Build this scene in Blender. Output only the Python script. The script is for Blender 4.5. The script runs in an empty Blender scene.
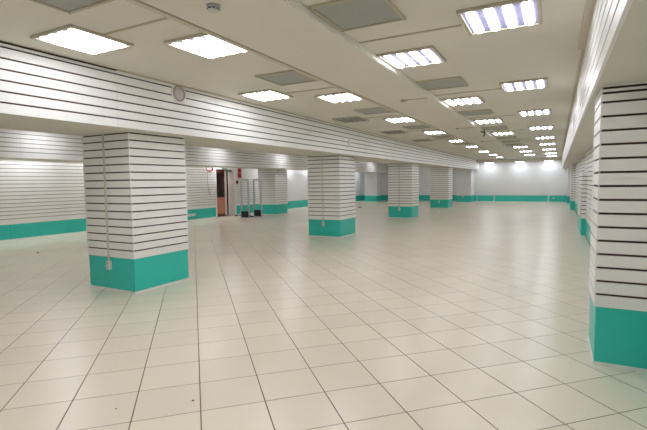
import bpy, bmesh, math, random
from mathutils import Vector, Matrix
random.seed(4)
sc = bpy.context.scene
C = sc.collection
H = 3.09          # ceiling height
HB = 2.36         # underside of the beams
BY0, BY1 = -3.0, 34.5

# ------------------------------------------------------------------ materials
def s2l(c):
    return tuple(((v/255)/12.92 if v/255 <= .04045 else ((v/255+.055)/1.055)**2.4) for v in c)

def mat(name, rgb, rough=.5, spec=.5, metal=0, noise=0, nscale=3, bump=0, emit=None, estr=0):
    m = bpy.data.materials.new(name); m.use_nodes = True
    nt = m.node_tree; b = nt.nodes['Principled BSDF']
    col = s2l(rgb) + (1,)
    b.inputs['Base Color'].default_value = col
    b.inputs['Roughness'].default_value = rough
    b.inputs['Specular IOR Level'].default_value = spec
    b.inputs['Metallic'].default_value = metal
    if noise or bump:
        tc = nt.nodes.new('ShaderNodeTexCoord')
        n = nt.nodes.new('ShaderNodeTexNoise'); n.inputs['Scale'].default_value = nscale
        n.inputs['Detail'].default_value = 4
        nt.links.new(tc.outputs['Object'], n.inputs['Vector'])
        if noise:
            r = nt.nodes.new('ShaderNodeMapRange')
            r.inputs['From Min'].default_value = .3; r.inputs['From Max'].default_value = .7
            r.inputs['To Min'].default_value = 1-noise; r.inputs['To Max'].default_value = 1
            nt.links.new(n.outputs['Fac'], r.inputs['Value'])
            v = nt.nodes.new('ShaderNodeVectorMath'); v.operation = 'SCALE'
            v.inputs[0].default_value = col[:3]
            nt.links.new(r.outputs['Result'], v.inputs['Scale'])
            nt.links.new(v.outputs['Vector'], b.inputs['Base Color'])
        if bump:
            bp = nt.nodes.new('ShaderNodeBump'); bp.inputs['Strength'].default_value = bump
            bp.inputs['Distance'].default_value = .01
            nt.links.new(n.outputs['Fac'], bp.inputs['Height']); nt.links.new(bp.outputs['Normal'], b.inputs['Normal'])
    if emit:
        b.inputs['Emission Color'].default_value = tuple(emit)+(1,)
        b.inputs['Emission Strength'].default_value = estr
    return m

M = {}
M['slat'] = mat('white_slatwall', (243,240,234), .38, .45, noise=.05, nscale=2.5)
M['groove'] = mat('groove_brown', (78,58,50), .7, .2)
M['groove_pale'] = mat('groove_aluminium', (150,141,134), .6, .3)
M['bead'] = mat('corner_bead_grey', (205,202,196), .4)
M['teal'] = mat('teal_laminate', (52,198,180), .34, .5, noise=.05, nscale=2)
M['plinth'] = mat('plinth_tile', (236,234,228), .4, noise=.08, nscale=8)
M['wall'] = mat('white_paint', (233,232,230), .6, .3, noise=.04, nscale=1.2)
M['soffit'] = mat('beige_paint', (220,216,203), .7, .25, noise=.05, nscale=.9)
M['ceiling'] = mat('ceiling_beige', (226,222,209), .75, .2, noise=.07, nscale=.7)
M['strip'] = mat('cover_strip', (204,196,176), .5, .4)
M['duct'] = mat('cable_duct_paint', (188,180,154), .5, .3)
M['housing'] = mat('lamp_housing', (184,176,154), .55, .3)
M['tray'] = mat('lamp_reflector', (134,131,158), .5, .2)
M['dimlamp'] = mat('lamp_glow_weak', (240,240,250), .4, .3, emit=(.86,.91,1.0), estr=12)
M['softlamp'] = mat('lamp_glow_soft', (240,240,250), .4, .3, emit=(.875,.91,1.0), estr=10)
M['stronglamp'] = mat('lamp_glow_strong', (240,240,250), .4, .3, emit=(.85,.9,1.0), estr=19)
M['conduit'] = mat('conduit_plastic', (206,200,184), .4)
M['speaker'] = mat('speaker_cloth', (208,200,194), .6)
M['lamp'] = mat('lamp_glow', (240,240,250), .4, .3, emit=(.875,.91,1.0), estr=14)
M['offtube'] = mat('dead_tube', (140,138,128), .5)
M['offpanel'] = mat('grey_diffuser', (164,164,156), .45, .4, noise=.05, nscale=6)
M['plastic'] = mat('white_plastic', (228,226,218), .35)
M['dark'] = mat('dark_plastic', (22,22,24), .45)
M['darkhole'] = mat('passage_shade', (14,16,26), .8, .1)
M['grey'] = mat('grey_metal', (172,174,172), .35, .5, metal=.3)
M['gate'] = mat('gate_plastic', (196,198,202), .4)
M['red'] = mat('red_plastic', (172,16,26), .35)
M['darkred'] = mat('dark_red_plastic', (110,20,30), .4)
M['pale'] = mat('pale_lens', (235,190,190), .3)
M['green'] = mat('exit_green', (92,140,108), .4)
M['salmon'] = mat('salmon_wood', (205,132,104), .5, noise=.1, nscale=6)
M['brown'] = mat('red_brown_wood', (120,58,40), .5, noise=.15, nscale=8)
M['glass'] = mat('dark_glass', (44,14,16), .12, .5)
M['pinkwhite'] = mat('pinkish_white_door', (226,208,200), .45)
M['doorframe'] = mat('door_frame_white', (232,228,222), .4)
M['wood'] = mat('bare_board', (150,105,70), .7)
M['paper'] = mat('paper', (225,224,215), .7)
M['yellow'] = mat('tape_yellow', (190,160,70), .6)

def floor_mat():
    m = bpy.data.materials.new('beige_floor_tiles'); m.use_nodes = True
    nt = m.node_tree; N = nt.nodes; L = nt.links; b = N['Principled BSDF']
    tc = N.new('ShaderNodeTexCoord')
    sep = N.new('ShaderNodeSeparateXYZ'); L.new(tc.outputs['Object'], sep.inputs[0])
    def math_(op, a, b_=None, c=None):
        n = N.new('ShaderNodeMath'); n.operation = op
        for i, v in enumerate((a, b_, c)):
            if v is None: continue
            if isinstance(v, (int, float)): n.inputs[i].default_value = v
            else: L.new(v, n.inputs[i])
        return n.outputs[0]
    ang, t = .7752, .4566
    ca, sa = math.cos(ang), math.sin(ang)
    X, Y = sep.outputs['X'], sep.outputs['Y']
    u = math_('DIVIDE', math_('SUBTRACT', math_('ADD', math_('MULTIPLY', X, ca), math_('MULTIPLY', Y, sa)), -.9158), t)
    v = math_('DIVIDE', math_('SUBTRACT', math_('ADD', math_('MULTIPLY', X, -sa), math_('MULTIPLY', Y, ca)), 3.5647), t)
    def line(w, hw):                       # 1 on the grout, 0 on the tile
        d = math_('ABSOLUTE', math_('SUBTRACT', math_('FRACT', math_('ADD', w, .5)), .5))
        mr = N.new('ShaderNodeMapRange'); mr.interpolation_type = 'SMOOTHSTEP'
        L.new(d, mr.inputs['Value'])
        mr.inputs['From Min'].default_value = hw*.5; mr.inputs['From Max'].default_value = hw*1.4
        mr.inputs['To Min'].default_value = 1; mr.inputs['To Max'].default_value = 0
        return mr.outputs[0]
    g1, g2 = line(u, .0092), line(v, .0085)
    comb = N.new('ShaderNodeCombineXYZ')
    L.new(math_('FLOOR', u), comb.inputs[0]); L.new(math_('FLOOR', v), comb.inputs[1])
    wn = N.new('ShaderNodeTexWhiteNoise'); wn.noise_dimensions = '3D'; L.new(comb.outputs[0], wn.inputs['Vector'])
    n1 = N.new('ShaderNodeTexNoise'); n1.inputs['Scale'].default_value = 3.2; n1.inputs['Detail'].default_value = 6
    L.new(tc.outputs['Object'], n1.inputs['Vector'])
    n2 = N.new('ShaderNodeTexNoise'); n2.inputs['Scale'].default_value = .45; n2.inputs['Detail'].default_value = 3
    L.new(tc.outputs['Object'], n2.inputs['Vector'])
    k = math_('ADD', math_('ADD', math_('MULTIPLY', wn.outputs['Value'], .05), 0.025),
              math_('ADD', math_('MULTIPLY', n2.outputs['Fac'], .08), .875))
    base = N.new('ShaderNodeVectorMath'); base.operation = 'SCALE'
    base.inputs[0].default_value = s2l((236,224,202)); L.new(k, base.inputs['Scale'])
    def mixc(f, a, bcol):
        mx = N.new('ShaderNodeMix'); mx.data_type = 'RGBA'
        L.new(f, mx.inputs[0]); L.new(a, mx.inputs[6]); mx.inputs[7].default_value = s2l(bcol)+(1,)
        return mx.outputs[2]
    c1 = mixc(math_('MULTIPLY', g2, .95), base.outputs[0], (112,92,62))
    c2 = mixc(g1, c1, (92,74,50))
    L.new(c2, b.inputs['Base Color'])
    g = math_('MAXIMUM', g1, g2)
    L.new(math_('ADD', math_('MULTIPLY', g, .3), .27), b.inputs['Roughness'])
    b.inputs['Specular IOR Level'].default_value = .5
    bp = N.new('ShaderNodeBump'); bp.inputs['Strength'].default_value = .5; bp.inputs['Distance'].default_value = .002
    L.new(math_('SUBTRACT', 1.0, g), bp.inputs['Height']); L.new(bp.outputs['Normal'], b.inputs['Normal'])
    return m
M['floor'] = floor_mat()

# ------------------------------------------------------------------ helpers
class MB:
    """collects shapes, links them as ONE mesh object"""
    def __init__(s): s.bm = bmesh.new(); s.mats = []
    def mi(s, m):
        if m not in s.mats: s.mats.append(m)
        return s.mats.index(m)
    def box(s, x0, x1, y0, y1, z0, z1, m, bev=0):
        r = bmesh.ops.create_cube(s.bm, size=1)
        for v in r['verts']:
            v.co = Vector(((x0+x1)/2+v.co.x*(x1-x0), (y0+y1)/2+v.co.y*(y1-y0), (z0+z1)/2+v.co.z*(z1-z0)))
        fs = {f for v in r['verts'] for f in v.link_faces}
        i = s.mi(m)
        for f in fs: f.material_index = i
        if bev:
            es = {e for v in r['verts'] for e in v.link_edges}
            rb = bmesh.ops.bevel(s.bm, geom=list(es), offset=bev, segments=2, affect='EDGES', profile=.5)
            for f in rb['faces']: f.material_index = i
        return s
    def prism(s, pts, axis, a0, a1, m, smooth=False):
        """extrude a 2-D outline along axis 0/1/2"""
        def P(p, a):
            q = list(p); q.insert(axis, a); return Vector(q)
        va = [s.bm.verts.new(P(p, a0)) for p in pts]; vb = [s.bm.verts.new(P(p, a1)) for p in pts]
        i = s.mi(m); n = len(pts); fs = []
        for k in range(n):
            f = s.bm.faces.new((va[k], va[(k+1) % n], vb[(k+1) % n], vb[k])); f.smooth = smooth; fs.append(f)
        fs.append(s.bm.faces.new(va)); fs.append(s.bm.faces.new(list(reversed(vb))))
        for f in fs: f.material_index = i
        bmesh.ops.recalc_face_normals(s.bm, faces=fs)
        return s
    def lathe(s, prof, c, axis, m, n=24):
        """revolve (r, h) profile round an axis through c; axis is a unit vector"""
        ax = Vector(axis).normalized(); t = ax.orthogonal().normalized(); b = ax.cross(t)
        rings = []
        for r, h in prof:
            rings.append([s.bm.verts.new(Vector(c)+ax*h+(t*math.cos(2*math.pi*k/n)+b*math.sin(2*math.pi*k/n))*max(r, 1e-4)) for k in range(n)])
        i = s.mi(m); fs = []
        for a, b2 in zip(rings, rings[1:]):
            for k in range(n):
                f = s.bm.faces.new((a[k], a[(k+1) % n], b2[(k+1) % n], b2[k])); f.smooth = True; fs.append(f)
        fs.append(s.bm.faces.new(rings[0])); fs.append(s.bm.faces.new(rings[-1]))
        for f in fs: f.material_index = i
        bmesh.ops.recalc_face_normals(s.bm, faces=fs)
        return s
    def tube(s, pts, r, m, n=10, closed=False):
        pts = [Vector(p) for p in pts]; N = len(pts); rings = []
        up = None
        for k, p in enumerate(pts):
            if closed: d = pts[(k+1) % N]-pts[k-1]
            else: d = pts[min(k+1, N-1)]-pts[max(k-1, 0)]
            d.normalize()
            if up is None: up = d.orthogonal().normalized()
            else: up = (up-d*up.dot(d)).normalized()
            b = d.cross(up)
            rings.append([s.bm.verts.new(p+(up*math.cos(2*math.pi*j/n)+b*math.sin(2*math.pi*j/n))*r) for j in range(n)])
        i = s.mi(m); fs = []
        rng = range(N if closed else N-1)
        for k in rng:
            a, c = rings[k], rings[(k+1) % N]
            for j in range(n):
                f = s.bm.faces.new((a[j], a[(j+1) % n], c[(j+1) % n], c[j])); f.smooth = True; fs.append(f)
        if not closed:
            fs.append(s.bm.faces.new(rings[0])); fs.append(s.bm.faces.new(rings[-1]))
        for f in fs: f.material_index = i
        bmesh.ops.recalc_face_normals(s.bm, faces=fs)
        return s
    def build(s, name, parent=None, loc=(0, 0, 0)):
        me = bpy.data.meshes.new(name); s.bm.to_mesh(me); s.bm.free()
        for m in s.mats: me.materials.append(m)
        o = bpy.data.objects.new(name, me); C.objects.link(o); o.location = loc
        if parent: o.parent = parent
        return o

def tag(o, label=None, cat=None, group=None, kind=None):
    if label: o['label'] = label
    if cat: o['category'] = cat
    if group: o['group'] = group
    if kind: o['kind'] = kind
    return o
def thing(name, label, cat, loc=(0, 0, 0), group=None, kind=None):
    o = bpy.data.objects.new(name, None); o.empty_display_size = .1
    C.objects.link(o); o.location = loc
    return tag(o, label, cat, group, kind)
def copy_tree(o, parent=None):
    c = o.copy(); C.objects.link(c); c.parent = parent
    for ch in list(o.children): copy_tree(ch, c)
    return c

G = .019      # groove opening
D = .014      # groove depth
def slat_stack(mb, x0, x1, y0, y1, z0, z1, grooves, faces='lrfb', joints=(), gm='groove'):
    """slatwall: brown core seen through the grooves, white slats in front.
       faces: which sides the core is set back from (l=-x r=+x f=-y b=+y)"""
    d = {k: (D if k in faces else 0) for k in 'lrfb'}
    mb.box(x0+d['l'], x1-d['r'], y0+d['f'], y1-d['b'], z0+.002, z1-.002, M[gm])
    zs = [z0]
    for g in grooves:
        if z0 < g-G/2 and g+G/2 < z1: zs += [g-G/2, g+G/2]
    zs.append(z1)
    ys = [y0]
    for j in joints: ys += [j-.0015, j+.0015]
    ys.append(y1)
    for k in range(0, len(zs), 2):
        for q in range(0, len(ys), 2):
            mb.box(x0, x1, ys[q], ys[q+1], zs[k], zs[k+1], M['slat'])

COLG = [.515+.1152*k for k in range(1, 16)]+[2.344]

# ------------------------------------------------------------------ setting
XL, XR, XN = -14.3, .90, .78
fl = MB().box(XL-.3, 1.6, BY0-.2, BY1+.2, -.12, 0, M['floor']).build('floor'); tag(fl, 'beige square floor tiles laid diagonally across the whole hall', 'floor', kind='structure')
ce = MB().box(XL-.3, 1.6, BY0-.2, BY1+.2, H, H+.15, M['ceiling']).build('ceiling'); tag(ce, 'beige painted flat ceiling', 'ceiling', kind='structure')
w = MB().box(XL, XR+.6, BY1, BY1+.15, 0, H, M['wall']).build('wall_back'); tag(w, 'plain white end wall at the far end of the hall', 'wall', kind='structure')
w = MB().box(XL, XR+.6, BY0-.15, BY0, 0, H, M['wall']).build('wall_front'); tag(w, 'plain white wall behind the viewer', 'wall', kind='structure')

# left wall, with the doorway left open
DY0, DY1, DZ = 16.08, 17.43, 2.28
wl = MB()
wl.box(XL-.2, XL, BY0, DY0, 0, H, M['wall']); wl.box(XL-.2, XL, DY1, BY1, 0, H, M['wall'])
wl.box(XL-.2, XL, DY0, DY1, DZ, H, M['wall'])
wl = wl.build('wall_left'); tag(wl, 'long left wall, white slats near the door and smooth paint further on', 'wall', kind='structure')
mb = MB(); slat_stack(mb, XL, XL+.022, BY0, DY0-.07, .47, 2.42, [g for g in COLG], 'r', joints=[-1, 1.44, 3.88, 6.32, 8.76, 11.2, 13.64], gm='groove_pale')
mb.build('slat_cladding', wl)
mb = MB(); slat_stack(mb, XL, XL+.022, DY1+.07, 22.4, .47, 1.90, [g for g in COLG if g < 1.9], 'r', joints=[19.9], gm='groove_pale')
mb.box(XL, XL+.020, DY1+.07, 22.4, 1.905, 2.42, M['wall'])
mb.build('slat_cladding', wl)
b = MB()
for y0, y1 in ((BY0, 2.2), (2.2, 4.64), (4.64, 7.08), (7.08, 9.52), (9.52, 11.96), (11.96, 14.4), (14.4, DY0-.07), (DY1+.07, 19.9), (19.9, 22.4), (22.4, 23.5), (23.5, 27), (27, 30.5), (30.5, BY1)):
    b.box(XL, XL+.016, y0+.004, y1-.004, .03, .468, M['teal'])
b.box(XL, XL+.024, BY0, DY0-.07, 0, .03, M['plinth']); b.box(XL, XL+.024, DY1+.07, BY1, 0, .03, M['plinth'])
b.box(XL, XL+.020, 22.4, BY1, .468, .482, M['strip'])
b = b.build('baseboard_left'); tag(b, 'teal dado band along the foot of the left wall', 'baseboard', kind='structure')

# far wall dado
b = MB()
for x0, x1 in ((XL+.02, -10.5), (-10.46, -6.4), (-6.36, -5.2), (-5.16, -4.02), (-3.95, -.46), (-.39, XR)):
    b.box(x0, x1, BY1-.016, BY1, .03, .468, M['teal'])
b.box(XL+.02, XR, BY1-.022, BY1, 0, .03, M['plinth'])
for x in (-3.985, -.425): b.box(x-.035, x+.035, BY1-.024, BY1, 0, .468, M['plastic'])
b.box(XL+.02, XR, BY1-.020, BY1, .468, .486, M['strip'])
b = b.build('baseboard_back'); tag(b, 'teal dado band in panels along the foot of the far wall', 'baseboard', kind='structure')

# right wall: slat cladding on its whole visible length
wr = MB().box(XR, XR+.2, BY0, BY1, 0, HB, M['wall']).box(XN, XR, BY0, 15.0, 0, HB, M['wall']).build('wall_right'); tag(wr, 'right-hand wall clad in white slats with dark grooves', 'wall', kind='structure')
mb = MB(); slat_stack(mb, XN-.022, XN, BY0, 14.05, .47, HB-.001, COLG, 'l', joints=[7.4, 9.84, 12.28]); slat_stack(mb, XR-.022, XR, 15.0, 28.0, .47, HB-.001, COLG, 'l', joints=[17.2, 19.6])
slat_stack(mb, XN-.022, XR-.023, 14.05, 15.3, 1.80, HB-.001, COLG, 'lb')
mb.build('slat_cladding', wr)
b = MB()
for y0, y1 in ((BY0, 7.4), (7.4, 9.84), (9.84, 12.28), (12.28, 14.1)):
    b.box(XN-.016, XN, y0+.004, y1-.004, .03, .468, M['teal'])
for y0, y1 in ((16, 18.4), (18.4, 21), (21, 25.5), (26.5, 30), (30, 32.5)):
    b.box(XR-.016, XR, y0+.004, y1-.004, .03, .468, M['teal'])
b.box(XN-.020, XN, BY0, 14.1, 0, .03, M['wood']); b.box(XR-.020, XR, 16, 32.5, 0, .03, M['wood'])
b = b.build('baseboard_right'); tag(b, 'teal dado band along the foot of the right wall', 'baseboard', kind='structure')

# dropped band of the ceiling with its cover strips
ZB = 3.025
t = MB().box(-2.90, -1.915, BY0, 33.3, ZB, H, M['ceiling'])
t = t.build('trim_1'); tag(t, 'wide flat dropped band running the length of the ceiling', 'ceiling band', kind='structure')
t = MB().box(-2.955, -2.898, BY0, 33.3, ZB-.014, H, M['strip']).box(-2.898, -2.888, BY0, 33.3, ZB-.003, ZB+.01, M['groove_pale']).box(-1.915, -1.90, BY0, 33.3, H-.058, H, M['ceiling'])  # the thin darker line stands in for shadow along the left strip
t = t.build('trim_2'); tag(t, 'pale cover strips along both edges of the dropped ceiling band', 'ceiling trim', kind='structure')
t = MB().box(-5.07, -5.035, 3.87, 33.3, H-.012, H, M['duct']).box(-5.062, -5.05, BY0, 3.87, H-.02, H-.004, M['groove'])  # near the viewer a dark strip stands in for the shadow gap
t = t.build('trim_3'); tag(t, 'thin strip where the left beam meets the ceiling', 'ceiling trim', kind='structure')
t = MB().box(.19, .28, BY0, 5.9, H-.02, H, M['strip']).box(.23, .36, 5.9, 33.3, H-.012, H, M['duct'])
t = t.build('trim_4'); tag(t, 'thin strip where the right beam meets the ceiling', 'ceiling trim', kind='structure')
t = MB().box(-5.07, .34, 33.3, BY1, 2.86, H, M['ceiling']).build('trim_5'); tag(t, 'low bulkhead across the ceiling at the far wall', 'bulkhead', kind='structure')

# ------------------------------------------------------------------ slatted beams
BG = [HB+.107+.1135*k for k in range(6)]
def beam(label, x0, x1, faces, z0=HB, gm='groove'):
    r = thing('slatted_beam', label, 'beam', ((x0+x1)/2, BY0, z0))
    o = (-(x0+x1)/2, -BY0, -z0)
    cx0 = x0+.022 if 'l' in faces else x0; cx1 = x1-.022 if 'r' in faces else x1
    MB().box(cx0, cx1, BY0, BY1, z0, H, M['soffit']).build('soffit_core', r, o)
    for f in faces:
        mb = MB()
        xa, xb = (x0, x0+.022) if f == 'l' else (x1-.022, x1)
        slat_stack(mb, xa, xb, BY0, BY1, z0-.004, H, BG, f, joints=[y+.0 for y in (1.5, 3.87, 6.33, 8.77, 11.2, 13.6, 16.1, 18.5, 21, 23.4, 25.8, 28.3, 30.7)], gm=gm)
        mb.build('slat_cladding', r, o)
    return r
beam('long white slatted ceiling beam over the row of four slatted columns', -6.47, -5.07, 'r')
beam('white slatted beam further left, above the door and anti-theft gates', -13.45, -12.05, 'r', z0=2.32, gm='groove_pale')
rb = beam('white slatted beam running along the right-hand wall', .235, 1.4, 'l')
rb.rotation_euler.z = -.0032

# ------------------------------------------------------------------ columns
CW, CD = 1.04, 1.06
def socket(parent, x, y, z, conduit_top=None, bottom=None):
    if conduit_top:
        MB().box(x-.014, x+.014, y-.016, y, z+.06, conduit_top, M['plastic'], .003).build('power_conduit', parent)
    so = MB().box(x-.042, x+.042, y-.045, y, z-.065, z+.065, M['plastic'], .008).build('power_socket', parent)
    f = MB()
    for zz in (-.031, .031):
        f.lathe([(.026, 0), (.026, .003), (.021, .001), (.001, .001)], (x, y-.0455, z+zz), (0, -1, 0), M['bead'], 16)
        for dx in (-.009, .009): f.box(x+dx-.003, x+dx+.003, y-.049, y-.046, z+zz-.004, z+zz+.004, M['dark'])
    f.build('socket_face', so)
def slatted_column(label, x, y, group=None, cond=True, top=HB, w_=CW, d_=CD, cond_top=None, z0=.512, grooves=COLG, gm='groove'):
    """x = right edge of the teal base, y = its near edge"""
    r = thing('slatted_column', label, 'column', (x-w_/2, y+d_/2, 0), group)
    a, b_ = w_/2, d_/2; e = .012
    mb = MB(); slat_stack(mb, -a-e, a+e, -b_-e, b_+e, z0, top, grooves, gm=gm); mb.build('slat_cladding', r)
    mb = MB()
    for sx in (-1, 1):
        for sy in (-1, 1):
            cx, cy = sx*(a+e-.006), sy*(b_+e-.006)
            mb.box(cx-.005, cx+.005, cy-.005, cy+.005, z0+.003, top-.012, M['bead'])
    mb.build('corner_bead', r)
    MB().box(-a, a, -b_, b_, .028, z0, M['teal']).build('base_panel', r)
    MB().box(-a-.014, a+.014, -b_-.014, b_+.014, 0, .026, M['plinth']).build('plinth', r)
    if cond: socket(r, -.02, -b_, .385, None)
    if cond:
        MB().box(-.034, -.006, -b_-e-.016, -b_-e, .44, (cond_top or top)-.004, M['conduit'], .003).build('power_conduit', r)
    return r
c1 = slatted_column('nearest slatted column of the left row, with teal base and wall conduit', -5.431, 4.304, 'slatted columns of the left row')
# dab of old yellow tape on the nearest column
MB().box(.531, .5345, -.02, .05, .845, .862, M['yellow']).build('tape_scrap', c1)
for y, lab in ((11.26, 'second slatted column of the left row, just right of the anti-theft gates'),
               (18.32, 'third slatted column of the left row, with teal base'),
               (25.6, 'fourth slatted column of the left row, the farthest with slats')):
    c = copy_tree(c1); c.location = (-5.431-CW/2, y+CD/2, 0); c['label'] = lab
    for ch in list(c.children):
        if ch.name.startswith('tape_scrap'): bpy.data.objects.remove(ch)
slatted_column('slatted column left of the hall, standing beside the anti-theft gates', -12.37, 18.25, None, cond=False, top=2.32, grooves=COLG[:-1], gm='groove_pale')

def smooth_column(label, x0, x1, y0, y1, top, sock=None, dado=True):
    r = thing('smooth_column', label, 'column', ((x0+x1)/2, (y0+y1)/2, 0))
    a, b_ = (x1-x0)/2, (y1-y0)/2
    MB().box(-a, a, -b_, b_, .49, top, M['wall']).build('shaft', r)
    MB().box(-a-.004, a+.004, -b_-.004, b_+.004, .028, .49, M['teal']).build('base_panel', r)
    MB().box(-a-.01, a+.01, -b_-.01, b_+.01, 0, .028, M['plinth']).build('plinth', r)
    if sock: socket(r, sock, -b_-.004, .43)
    return r
smooth_column('smooth plastered column at the far end of the left row, against the end wall', -6.47, -5.42, 33.1, 34.46, HB, sock=-.05)
smooth_column('smooth plastered column seen between the second and third slatted columns', -13.40, -12.36, 32.3, 33.36, 2.32)
smooth_column('narrow plastered pilaster in the far right corner by the end wall', .68, XR-.02, 32.6, 34.46, HB)

# near right column (only its left part is in view)
r = thing('slatted_column', 'nearest slatted column at the right edge of the view, with teal base', 'column', (.86, 4.66, 0))
a0, a1, f0, f1 = .328-.86, 1.37-.86, 4.335-4.66, 5.0-4.66
mb = MB(); slat_stack(mb, a0-.012, a1, f0-.012, f1+.012, .512, HB, [.505+.1147*k for k in range(1, 16)]+[2.3, 2.34]); mb.build('slat_cladding', r)
mb = MB()
mb.box(a0-.011, a0-.001, f0-.011, f0-.001, .515, HB-.01, M['bead']); mb.build('corner_bead', r)
MB().box(a0, a1, f0, f1, .028, .512, M['teal']).build('base_panel', r)
MB().box(a0-.008, a1, f0-.008, f1+.008, 0, .028, M['plinth']).build('plinth', r)

# pilasters on the right wall
r = thing('wall_pilaster', 'chest-high slatted pilaster with teal foot on the right wall', 'pilaster', (.72, 15.05, 0))
mb = MB(); slat_stack(mb, -.08, .158, -.95, .95, .50, 1.79, COLG, 'lf'); mb.build('slat_cladding', r)
MB().box(-.07, .158, -.94, .94, .028, .50, M['teal']).build('base_panel', r)
MB().box(-.076, .158, -.946, .946, 0, .028, M['plinth']).build('plinth', r)
MB().box(-.086, -.080, -.958, -.93, .52, .86, M['wood']).build('edge_board', r)
r = thing('wall_pilaster', 'full-height slatted pilaster with teal foot far down the right wall', 'pilaster', (.74, 25.9, 0))
mb = MB(); slat_stack(mb, -.06, .138, -.5, .6, .50, HB, COLG, 'lf'); mb.build('slat_cladding', r)
MB().box(-.055, .138, -.495, .595, .028, .50, M['teal']).build('base_panel', r)
MB().box(-.058, .138, -.5, .6, 0, .028, M['plinth']).build('plinth', r)

# ------------------------------------------------------------------ ceiling lamps
def lamp_proto(on):
    r = thing('ceiling_light', 'x', 'ceiling light', (0, 0, H))
    a, b_, h = .33, .345, .028
    mb = MB()
    mb.box(-a, -a+.028, -b_, b_, -h, 0, M['housing']); mb.box(a-.028, a, -b_, b_, -h, 0, M['housing'])
    mb.box(-a+.028, a-.028, -b_, -b_+.03, -h, 0, M['housing']); mb.box(-a+.028, a-.028, b_-.03, b_, -h, 0, M['housing'])
    mb.build('frame', r)
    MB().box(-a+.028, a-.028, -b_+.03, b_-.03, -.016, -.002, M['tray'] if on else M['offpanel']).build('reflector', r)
    n = 4; wd = (2*a-.056)/n
    for k in range(n):
        cx = -a+.028+wd*(k+.5)
        mb = MB(); L_ = b_-.035
        # bulging prismatic trough, rounded at both ends
        S = [(-L_, .04), (-L_*.94, .6), (-L_*.8, .9), (-L_*.4, 1), (L_*.4, 1), (L_*.8, .95), (L_*.94, .7), (L_, .04)]
        rings = []
        i = mb.mi(M['lamp'] if on else M['offtube'])
        for y, s in S:
            rings.append([mb.bm.verts.new((cx+math.cos(t_)*wd*.285*(.35+.65*s), y, -.016-math.sin(t_)*.030*s)) for t_ in [math.pi*q/8 for q in range(9)]])
        for A, B in zip(rings, rings[1:]):
            for q in range(8):
                f = mb.bm.faces.new((A[q], B[q], B[q+1], A[q+1])); f.smooth = True; f.material_index = i
        bmesh.ops.recalc_face_normals(mb.bm, faces=mb.bm.faces[:])
        # make sure they face down
        if sum(f.normal.z*f.calc_area() for f in mb.bm.faces) > 0: bmesh.ops.reverse_faces(mb.bm, faces=mb.bm.faces[:])
        mb.build('tube_lamp', r)
    return r
ORD = ['nearest', 'second nearest', 'third nearest', 'fourth nearest', 'fifth nearest', 'sixth nearest', 'seventh nearest', 'eighth nearest', 'ninth nearest', 'tenth nearest', 'eleventh nearest']
on0 = lamp_proto(True); used = [False]
def place_lamp(x, y, label, group, z=H, lm=None):
    o = on0 if not used[0] else copy_tree(on0); used[0] = True
    o.location = (x, y, z); o['label'] = label; o['group'] = group
    if lm:
        for ch in o.children:
            if ch.name.startswith('tube_lamp'):
                ch.data = ch.data.copy(); ch.data.materials[0] = M[lm]
rowR = [(-.475, 4.40), (-.47, 7.66), (-.442, 10.855), (-.402, 14.098), (-.368, 17.471), (-.34, 20.669), (-.329, 24.319), (-.279, 28.059), (-.247, 31.521)]
rowC = [(-1.562, 5.29), (-1.555, 8.561), (-1.523, 11.772), (-1.506, 15.091), (-1.434, 21.721), (-1.404, 25.229), (-1.403, 28.863)]
rowL = [(-3.33, 3.72), (-3.366, 7.032), (-3.326, 10.293), (-3.269, 13.535), (-3.232, 16.831), (-3.202, 20.172), (-3.233, 23.957), (-3.19, 27.373), (-3.112, 30.4)]
for i, (x, y) in enumerate(rowR): place_lamp(x, y, ORD[i]+' lit square light in the row beside the right-hand beam', 'lit lights of the right row', lm='softlamp')
for i, (x, y) in enumerate(rowC): place_lamp(x, y, ORD[i]+' lit square light in the middle row right of the dropped band', 'lit lights of the middle row')
for i, (x, y) in enumerate(rowL): place_lamp(x, y, ORD[i]+' lit square light in the row just left of the dropped band', 'lit lights left of the dropped band')
place_lamp(-4.32, 2.94, 'large lit square light in the top left corner of the view, beside the slatted beam', 'lit lights beside the left beam', lm='softlamp')
place_lamp(-4.36, 6.22, 'lit square light close to the slatted beam, farther one of the two there', 'lit lights beside the left beam', lm='softlamp')
# rows behind the viewer carry on
for x, y in ((-.487, 1.0), (-1.585, 1.9), (-3.42, .4), (-4.37, -.5), (-.487, -2.2), (-1.585, -1.6), (-3.42, -2.5)):
    place_lamp(x, y, 'lit square ceiling light overhead, behind the viewer', 'lit lights behind the viewer')
for i, x in enumerate((-4.3, -2.26, -.45)):
    o = copy_tree(on0); o.location = (x, 33.9, 2.86); o['label'] = ['left', 'middle', 'right'][i]+' lit light under the bulkhead at the far wall'; o['group'] = 'lights under the far bulkhead'
    for ch in o.children:
        if ch.name.startswith('tube_lamp'):
            ch.data = ch.data.copy(); ch.data.materials[0] = M['dimlamp']
# left aisle lamps: their light falls on the second beam and the aisle floor
for y in (-1, 3.2, 6.8, 10.2, 13.7, 18.3, 22.5, 26.4, 30.3): place_lamp(-11.35, y, 'unseen lit square light added in the left aisle, hidden above the beam', 'left aisle lights')
for y in (1, 5, 9, 13, 17, 21, 25, 29, 32.5): place_lamp(-8.4, y, 'unseen lit square light added in the left aisle, hidden above the beam', 'left aisle lights')  # unseen row, added to brighten the aisle
for y in (2.2, 5.2, 7.6, 10.0, 13.0, 16.0, 19.9, 22.4, 24.8, 28, 32.2): place_lamp(-13.88, y, 'lit light in the narrow gap beside the left wall', 'lights along the left wall', lm='stronglamp')

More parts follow.
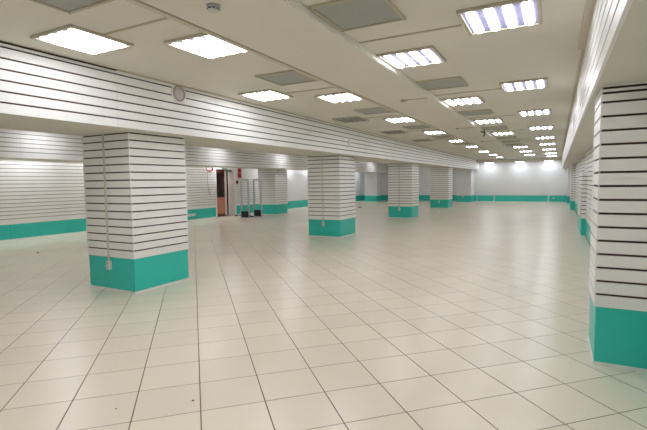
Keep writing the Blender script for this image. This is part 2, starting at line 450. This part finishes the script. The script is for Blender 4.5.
off0 = lamp_proto(False)
for i, y in enumerate((9.65, 12.85, 15.95)):
    o = off0 if i == 0 else copy_tree(off0)
    o.location = (-4.35, y, H); o['label'] = ORD[i]+' unlit grey square light beside the left slatted beam'; o['group'] = 'unlit lights beside the left beam'

# framed grey panels between the lights
def panel_proto():
    r = thing('ceiling_panel', 'x', 'ceiling panel', (0, 0, H))
    a, b_, h = .325, .335, .022
    mb = MB()
    mb.box(-a, -a+.03, -b_, b_, -h, 0, M['housing']); mb.box(a-.03, a, -b_, b_, -h, 0, M['housing'])
    mb.box(-a+.03, a-.03, -b_, -b_+.03, -h, 0, M['housing']); mb.box(-a+.03, a-.03, b_-.03, b_, -h, 0, M['housing'])
    for sx in (-1, 1):
        for sy in (-1, 1): mb.lathe([(.006, 0), (.006, .003), (.001, .004)], (sx*(a-.015), sy*(b_-.015), -h), (0, 0, -1), M['dark'], 8)
    mb.build('frame', r)
    MB().box(-a+.03, a-.03, -b_+.03, b_-.03, -.012, -.001, M['offpanel']).build('diffuser', r)
    return r
pp = panel_proto(); first = True
for xs, ys, lab, g in ((-1.563, (3.67, 6.91, 10.2, 13.55, 16.85, 18.5, 20.2), ' grey framed ceiling panel right of the dropped band', 'grey panels right of the dropped band'),
                       (-3.40, (2.09, 5.38, 8.76, 12.0, 15.2, 18.5), ' grey framed ceiling panel left of the dropped band', 'grey panels left of the dropped band')):
    for i, y in enumerate(ys):
        o = pp if first else copy_tree(pp); first = False
        o.location = (xs, y, H); o['label'] = ORD[i]+lab; o['group'] = g

# thin surface ducts feeding the lights
i = 0
for y, yn in zip((4.45, 7.80, 11.1, 14.4, 17.7, 21.0), ORD):
    o = MB().box(-1.90, -.83, y-.012, y+.012, H-.012, H+.002, M['duct']).build('ceiling_cable_duct')
    tag(o, yn+' thin cable duct crossing the ceiling right of the dropped band', 'cable duct', 'cable ducts right of the band')
for y, yn in zip((2.93, 6.27, 9.65, 12.9, 16.1), ORD):
    o = MB().box(-3.98, -3.05, y-.012, y+.012, H-.012, H+.002, M['duct']).build('ceiling_cable_duct')
    tag(o, yn+' thin cable duct crossing the ceiling left of the dropped band', 'cable duct', 'cable ducts left of the band')

# sensors on the dropped band
for y, yn in ((7.6, 'nearest'), (12.45, 'second'), (17.0, 'third')):
    r = thing('ceiling_sensor', yn+' small beige sensor with a short duct on the dropped ceiling band', 'sensor', (-2.4, y, ZB), 'sensors on the dropped band')
    MB().lathe([(.055, 0), (.055, .012), (.038, .034), (.001, .036)], (0, 0, 0), (0, 0, -1), M['duct'], 20).build('sensor_body', r)
    MB().box(.05, .42, -.011, .011, -.012, 0, M['duct']).build('feed_duct', r)
r = thing('smoke_detector', 'round grey smoke detector on the dropped band at the top edge of the view', 'smoke detector', (-2.46, 2.80, ZB))
MB().lathe([(.055, 0), (.055, .014), (.045, .02), (.045, .028), (.001, .029)], (0, 0, 0), (0, 0, -1), M['grey'], 28).build('base', r)
MB().lathe([(.047, .034), (.047, .042), (.034, .052), (.001, .054)], (0, 0, 0), (0, 0, -1), M['bead'], 28).build('head', r)
mb = MB()
for k in range(8):
    t_ = k*math.pi/4; x, y = .043*math.cos(t_), .043*math.sin(t_)
    mb.box(x-.006, x+.006, y-.006, y+.006, -.036, -.026, M['dark'])
mb.build('vent_slots', r)
# black bracket
r = thing('ceiling_bracket', 'small black hooked bracket hanging from the edge of the dropped band', 'bracket', (-1.87, 13.6, H))
MB().tube([(0, 0, 0), (0, 0, -.10)], .012, M['dark']).tube([(-.10, 0, -.07), (.0, -.0, -.11), (.02, 0, -.12), (.0, 0, -.17), (-.02, 0, -.22)], .018, M['dark']).build('bracket_arm', r)
MB().box(-.02, .02, -.02, .02, -.008, 0, M['dark']).build('mounting_plate', r)

# round speaker on the left beam
r = thing('round_speaker', 'round white speaker cover set in the left slatted beam', 'speaker', (-5.07, 4.94, 2.965))
MB().lathe([(.15, 0), (.15, .006), (.001, .006)], (0, 0, 0), (1, 0, 0), M['slat'], 36).build('backing_plate', r)
MB().lathe([(.118, .006), (.118, .016), (.106, .02), (.104, .007), (.001, .007)], (0, 0, 0), (1, 0, 0), M['housing'], 36).build('ring', r)
MB().lathe([(.098, .007), (.096, .014), (.05, .02), (.001, .022)], (0, 0, 0), (1, 0, 0), M['speaker'], 36).build('grille', r)
# small detector on the beam between columns one and two
r = thing('wall_detector', 'small white detector fixed on the left beam above the second column', 'detector', (-5.07, 11.12, 2.68))
MB().box(0, .035, -.05, .05, -.06, .06, M['plastic'], .008).build('body', r)
MB().box(0, .014, -.012, .012, .06, .16, M['plastic'], .003).build('bracket', r)
# detector on the slatted column beside the gates
r = thing('wall_detector', 'tiny dark detector high on the slatted column beside the gates', 'detector', (-12.356, 18.5, 2.22))
MB().lathe([(.035, 0), (.035, .02), (.024, .045), (.001, .05)], (0, 0, 0), (1, 0, 0), M['dark'], 16).build('housing', r)

# sockets on walls
r = thing('wall_socket', 'small white socket on the teal band of the far wall', 'socket', (-.10, BY1-.016, .28))
MB().box(-.05, .05, -.03, 0, -.05, .05, M['plastic'], .006).build('box', r)
MB().lathe([(.03, 0), (.03, .002), (.001, .001)], (0, -.031, 0), (0, -1, 0), M['bead'], 16).build('socket_face', r)
r = thing('wall_socket', 'white socket box on the teal band near the right column', 'socket', (XN-.016, 11.9, .33))
MB().box(-.035, 0, -.06, .06, -.06, .06, M['plastic'], .006).build('box', r)
MB().lathe([(.03, 0), (.03, .002), (.001, .001)], (-.036, 0, 0), (-1, 0, 0), M['bead'], 16).build('socket_face', r)
r = thing('cable_trunking', 'short white cable trunking box on the teal band left of the door', 'trunking', (XL+.016, 14.38, .225))
MB().box(0, .05, -.30, .24, -.05, .05, M['plastic'], .006).build('box', r)
MB().box(.05, .054, -.30, .24, -.008, .008, M['bead']).build('lid_seam', r)

# ------------------------------------------------------------------ door
dr = thing('door_1', 'open doorway in the left wall, reddish leaf with dark glass', 'door', (XL, 16.79, 0), kind='structure')
def DB(x0, x1, y0, y1, z0, z1, m, bev=0):
    return MB().box(x0, x1, y0-16.79, y1-16.79, z0, z1, M[m], bev)
mb = DB(-.20, .04, DY0-.068, DY0, 0, DZ+.06, 'doorframe')
mb.box(-.20, .04, DY1-16.79, DY1+.068-16.79, 0, DZ+.06, M['doorframe'])
mb.box(-.20, .04, DY0-16.79, DY1-16.79, DZ, DZ+.06, M['doorframe'])
mb.build('door_frame', dr)
lf = DB(-.10, -.055, DY0+.02, 16.86, .04, 2.24, 'brown').build('door_leaf', dr)
DB(-.058, -.045, DY0+.05, 16.80, .14, .92, 'salmon', .004).build('lower_panel', lf)
DB(-.058, -.048, DY0+.07, 16.70, .95, 2.12, 'glass').build('glass_pane', lf)
DB(-.06, -.02, 16.76, 16.87, .04, 2.24, 'pinkwhite', .004).build('stile', lf)
MB().box(-.02, .03, 16.81-16.79, 16.83-16.79, .98, 1.12, M['grey'], .004).build('door_handle', lf)
DB(-.195, -.18, DY0, DY1, 0, DZ, 'darkhole').build('passage_shade', dr)  # near-black sheet, shade of the unlit passage put into its colour
DB(-.04, .012, 17.02, DY1-.01, .03, 2.25, 'pinkwhite', .004).build('open_door_leaf', dr)
DB(-.03, .02, 16.98, 17.02, .03, 2.25, 'doorframe').build('leaf_edge', dr)
mb = DB(.012, .07, 16.98, 17.18, 2.17, 2.23, 'dark', .006); mb.box(.02, .04, 16.86-16.79, 17.0-16.79, 2.20, 2.215, M['dark'])
mb.build('door_closer', dr)
r = thing('exit_sign', 'small green exit sign above the doorway', 'sign', (XL+.04, 16.62, 2.375))
MB().box(0, .06, -.19, .19, -.075, .075, M['plastic'], .006).build('casing', r)
MB().box(.06, .063, -.18, .18, -.066, .066, M['green']).build('sign_face', r)
MB().box(.063, .065, -.02, .12, -.03, .03, M['paper']).build('pictogram', r)

# red alarm horns and call point
for z, lab, s in ((2.25, 'upper red alarm horn on the wall right of the door', .95), (2.0, 'lower red alarm horn on the wall right of the door', 1.08)):
    r = thing('alarm_horn', lab, 'alarm', (XL+.0195, 17.82, z), 'red alarm horns')
    MB().box(0, .05, -.13*s, .13*s, -.115*s, .115*s, M['red'], .02).build('housing', r)
    MB().lathe([(.10*s, .05), (.085*s, .085), (.04*s, .10), (.001, .10)], (0, 0, 0), (1, 0, 0), M['red'], 20).build('horn', r)
    MB().lathe([(.035*s, .098), (.03*s, .112), (.001, .114)], (0, .045, .02), (1, 0, 0), M['pale'], 14).build('lens', r)
r = thing('call_point', 'small dark red fire call point below the alarm horns', 'alarm button', (XL+.0215, 17.60, 1.66))
MB().box(0, .05, -.08, .08, -.08, .08, M['darkred'], .01).build('housing', r)
MB().box(.05, .054, -.045, .045, -.045, .045, M['dark']).build('button_face', r)
# red cable coil with hanging wire
r = thing('cable_coil', 'red cable coil hanging high on the slatted wall left of the door', 'cable', (XL+.052, 15.60, 2.31))
mb = MB()
for q in range(3):
    pts = []
    for k in range(22):
        t_ = math.radians(140+260*k/21)
        pts.append((.014*q, math.cos(t_)*(.19+.012*q)*(1-.12*math.sin(t_)), math.sin(t_)*(.105+.01*q)-.01*q))
    mb.tube(pts, .011, M['red'], 6)
mb.build('coil', r)
MB().tube([(.01, -.12, -.07), (.0, -.13, -.5), (.0, -.11, -.9), (.0, .0, -1.25)], .006, M['darkred'], 6).build('loose_wire', r)
MB().tube([(-.026, .02, .1), (.02, .02, .12), (.07, .02, .10), (.07, .02, .14)], .008, M['grey'], 6).build('hook', r)

# ------------------------------------------------------------------ anti-theft gates
def gate(loc, label):
    r = thing('security_gate', label, 'security gate', loc, 'anti-theft gates by the door')
    W, Hh, R = .215, 1.76, .05
    pts = [(-W, 0, .02), (-W, 0, Hh-R)]
    for k in range(1, 6):
        t_ = math.pi/2*k/6; pts.append((-W+R-R*math.cos(t_), 0, Hh-R+R*math.sin(t_)))
    pts += [(-W+R, 0, Hh), (W-R, 0, Hh)]
    for k in range(1, 6):
        t_ = math.pi/2*k/6; pts.append((W-R+R*math.sin(t_), 0, Hh-R+R*math.cos(t_)))
    pts += [(W, 0, Hh-R), (W, 0, .02)]
    MB().tube(pts, .038, M['gate'], 10).build('antenna_frame', r)
    MB().tube([(-W+.06, 0, .30), (-W+.06, 0, Hh-.07), (W-.06, 0, Hh-.07), (W-.06, 0, .30)], .006, M['grey'], 6).build('inner_loop', r)
    MB().box(-W+.025, W-.025, -.055, .055, .018, .31, M['dark'], .01).build('base_box', r)
    MB().box(-W-.05, W+.05, -.085, .085, 0, .018, M['grey'], .004).build('foot_plate', r)
    return r
g = gate((-12.73, 16.25, 0), 'nearer anti-theft gate, a grey hoop with black base left of the other')
g2 = copy_tree(g); g2.location = (-12.63, 17.1, 0); g2['label'] = 'farther anti-theft gate, a grey hoop with black base next to the slatted column'

# scraps on the floor
def cable_scrap(name, loc, label, size, seed, m='dark', th=.016):
    rr = random.Random(seed); pts = []
    for k in range(26):
        t_ = k/25; a = t_*2*math.pi*1.7
        rad = size*(.5+.35*math.sin(3*a+seed))
        pts.append((math.cos(a)*rad+(t_-.5)*size*.8, math.sin(a)*rad*.7, th+th*.8*t_))
    o = MB().tube(pts, th, M[m], 6).build(name, None, loc)
    return tag(o, label, 'cable')
cable_scrap('loose_cable', (-13.75, 16.95, 0), 'black cable heap on the floor in front of the doorway', .2, 1, th=.025)
cable_scrap('loose_cable', (-12.72, 16.66, 0), 'black cable heap on the floor between the anti-theft gates', .2, 2, th=.025)
cable_scrap('loose_cable', (-10.74, 25.1, 0), 'short black cable end on the left aisle floor right of the second column', .12, 5, th=.014)
def paper(loc, label, s, seed, m='paper'):
    rr = random.Random(seed); bm = bmesh.new(); bmesh.ops.create_icosphere(bm, subdivisions=2, radius=s)
    for v in bm.verts:
        v.co *= .75+.4*rr.random(); v.co.z = max(v.co.z*.6, -s*.42)+s*.42
    me = bpy.data.meshes.new('crumpled_paper'); bm.to_mesh(me); bm.free(); me.materials.append(M[m])
    o = bpy.data.objects.new('crumpled_paper', me); C.objects.link(o); o.location = loc
    return tag(o, label, 'litter')
paper((-13.35, 16.5, 0), 'crumpled white scrap on the floor left of the nearer gate', .07, 1)
paper((-12.80, 16.88, 0), 'crumpled white scrap on the floor between the two gates', .08, 2)
paper((-10.92, 5.97, 0), 'small dark scrap on the floor at the left edge of the view', .025, 3, 'dark')
paper((-2.332, 2.301, 0), 'tiny red speck of litter on the near floor tiles', .009, 4, 'darkred')
paper((-2.745, 1.967, 0), 'tiny brown speck of litter on the nearest floor tiles', .006, 5, 'wood')

# ------------------------------------------------------------------ camera
f = 437.6833
fw = Vector((-0.46702342, 0.88108759, -0.07465771)); rt = Vector((0.88393501, 0.46742797, -0.01303779)); up = Vector((-0.02340967, 0.07208152, 0.99712399))
cd = bpy.data.cameras.new('camera'); cam = bpy.data.objects.new('camera', cd); C.objects.link(cam)
cd.sensor_fit = 'HORIZONTAL'; cd.sensor_width = 36; cd.lens = f*36/647; cd.clip_start = .05; cd.clip_end = 200
m4 = Matrix((rt, up, -fw)).transposed().to_4x4(); m4.translation = Vector((0, 0, 1.6)); cam.matrix_world = m4
sc.camera = cam

w = bpy.data.worlds.new('world'); sc.world = w; w.use_nodes = True
w.node_tree.nodes['Background'].inputs[0].default_value = (.5, .5, .5, 1); w.node_tree.nodes['Background'].inputs[1].default_value = .05
vs = sc.view_settings
vs.view_transform = 'Standard'; vs.look = 'None'; vs.gamma = 1; vs.exposure = 0.75
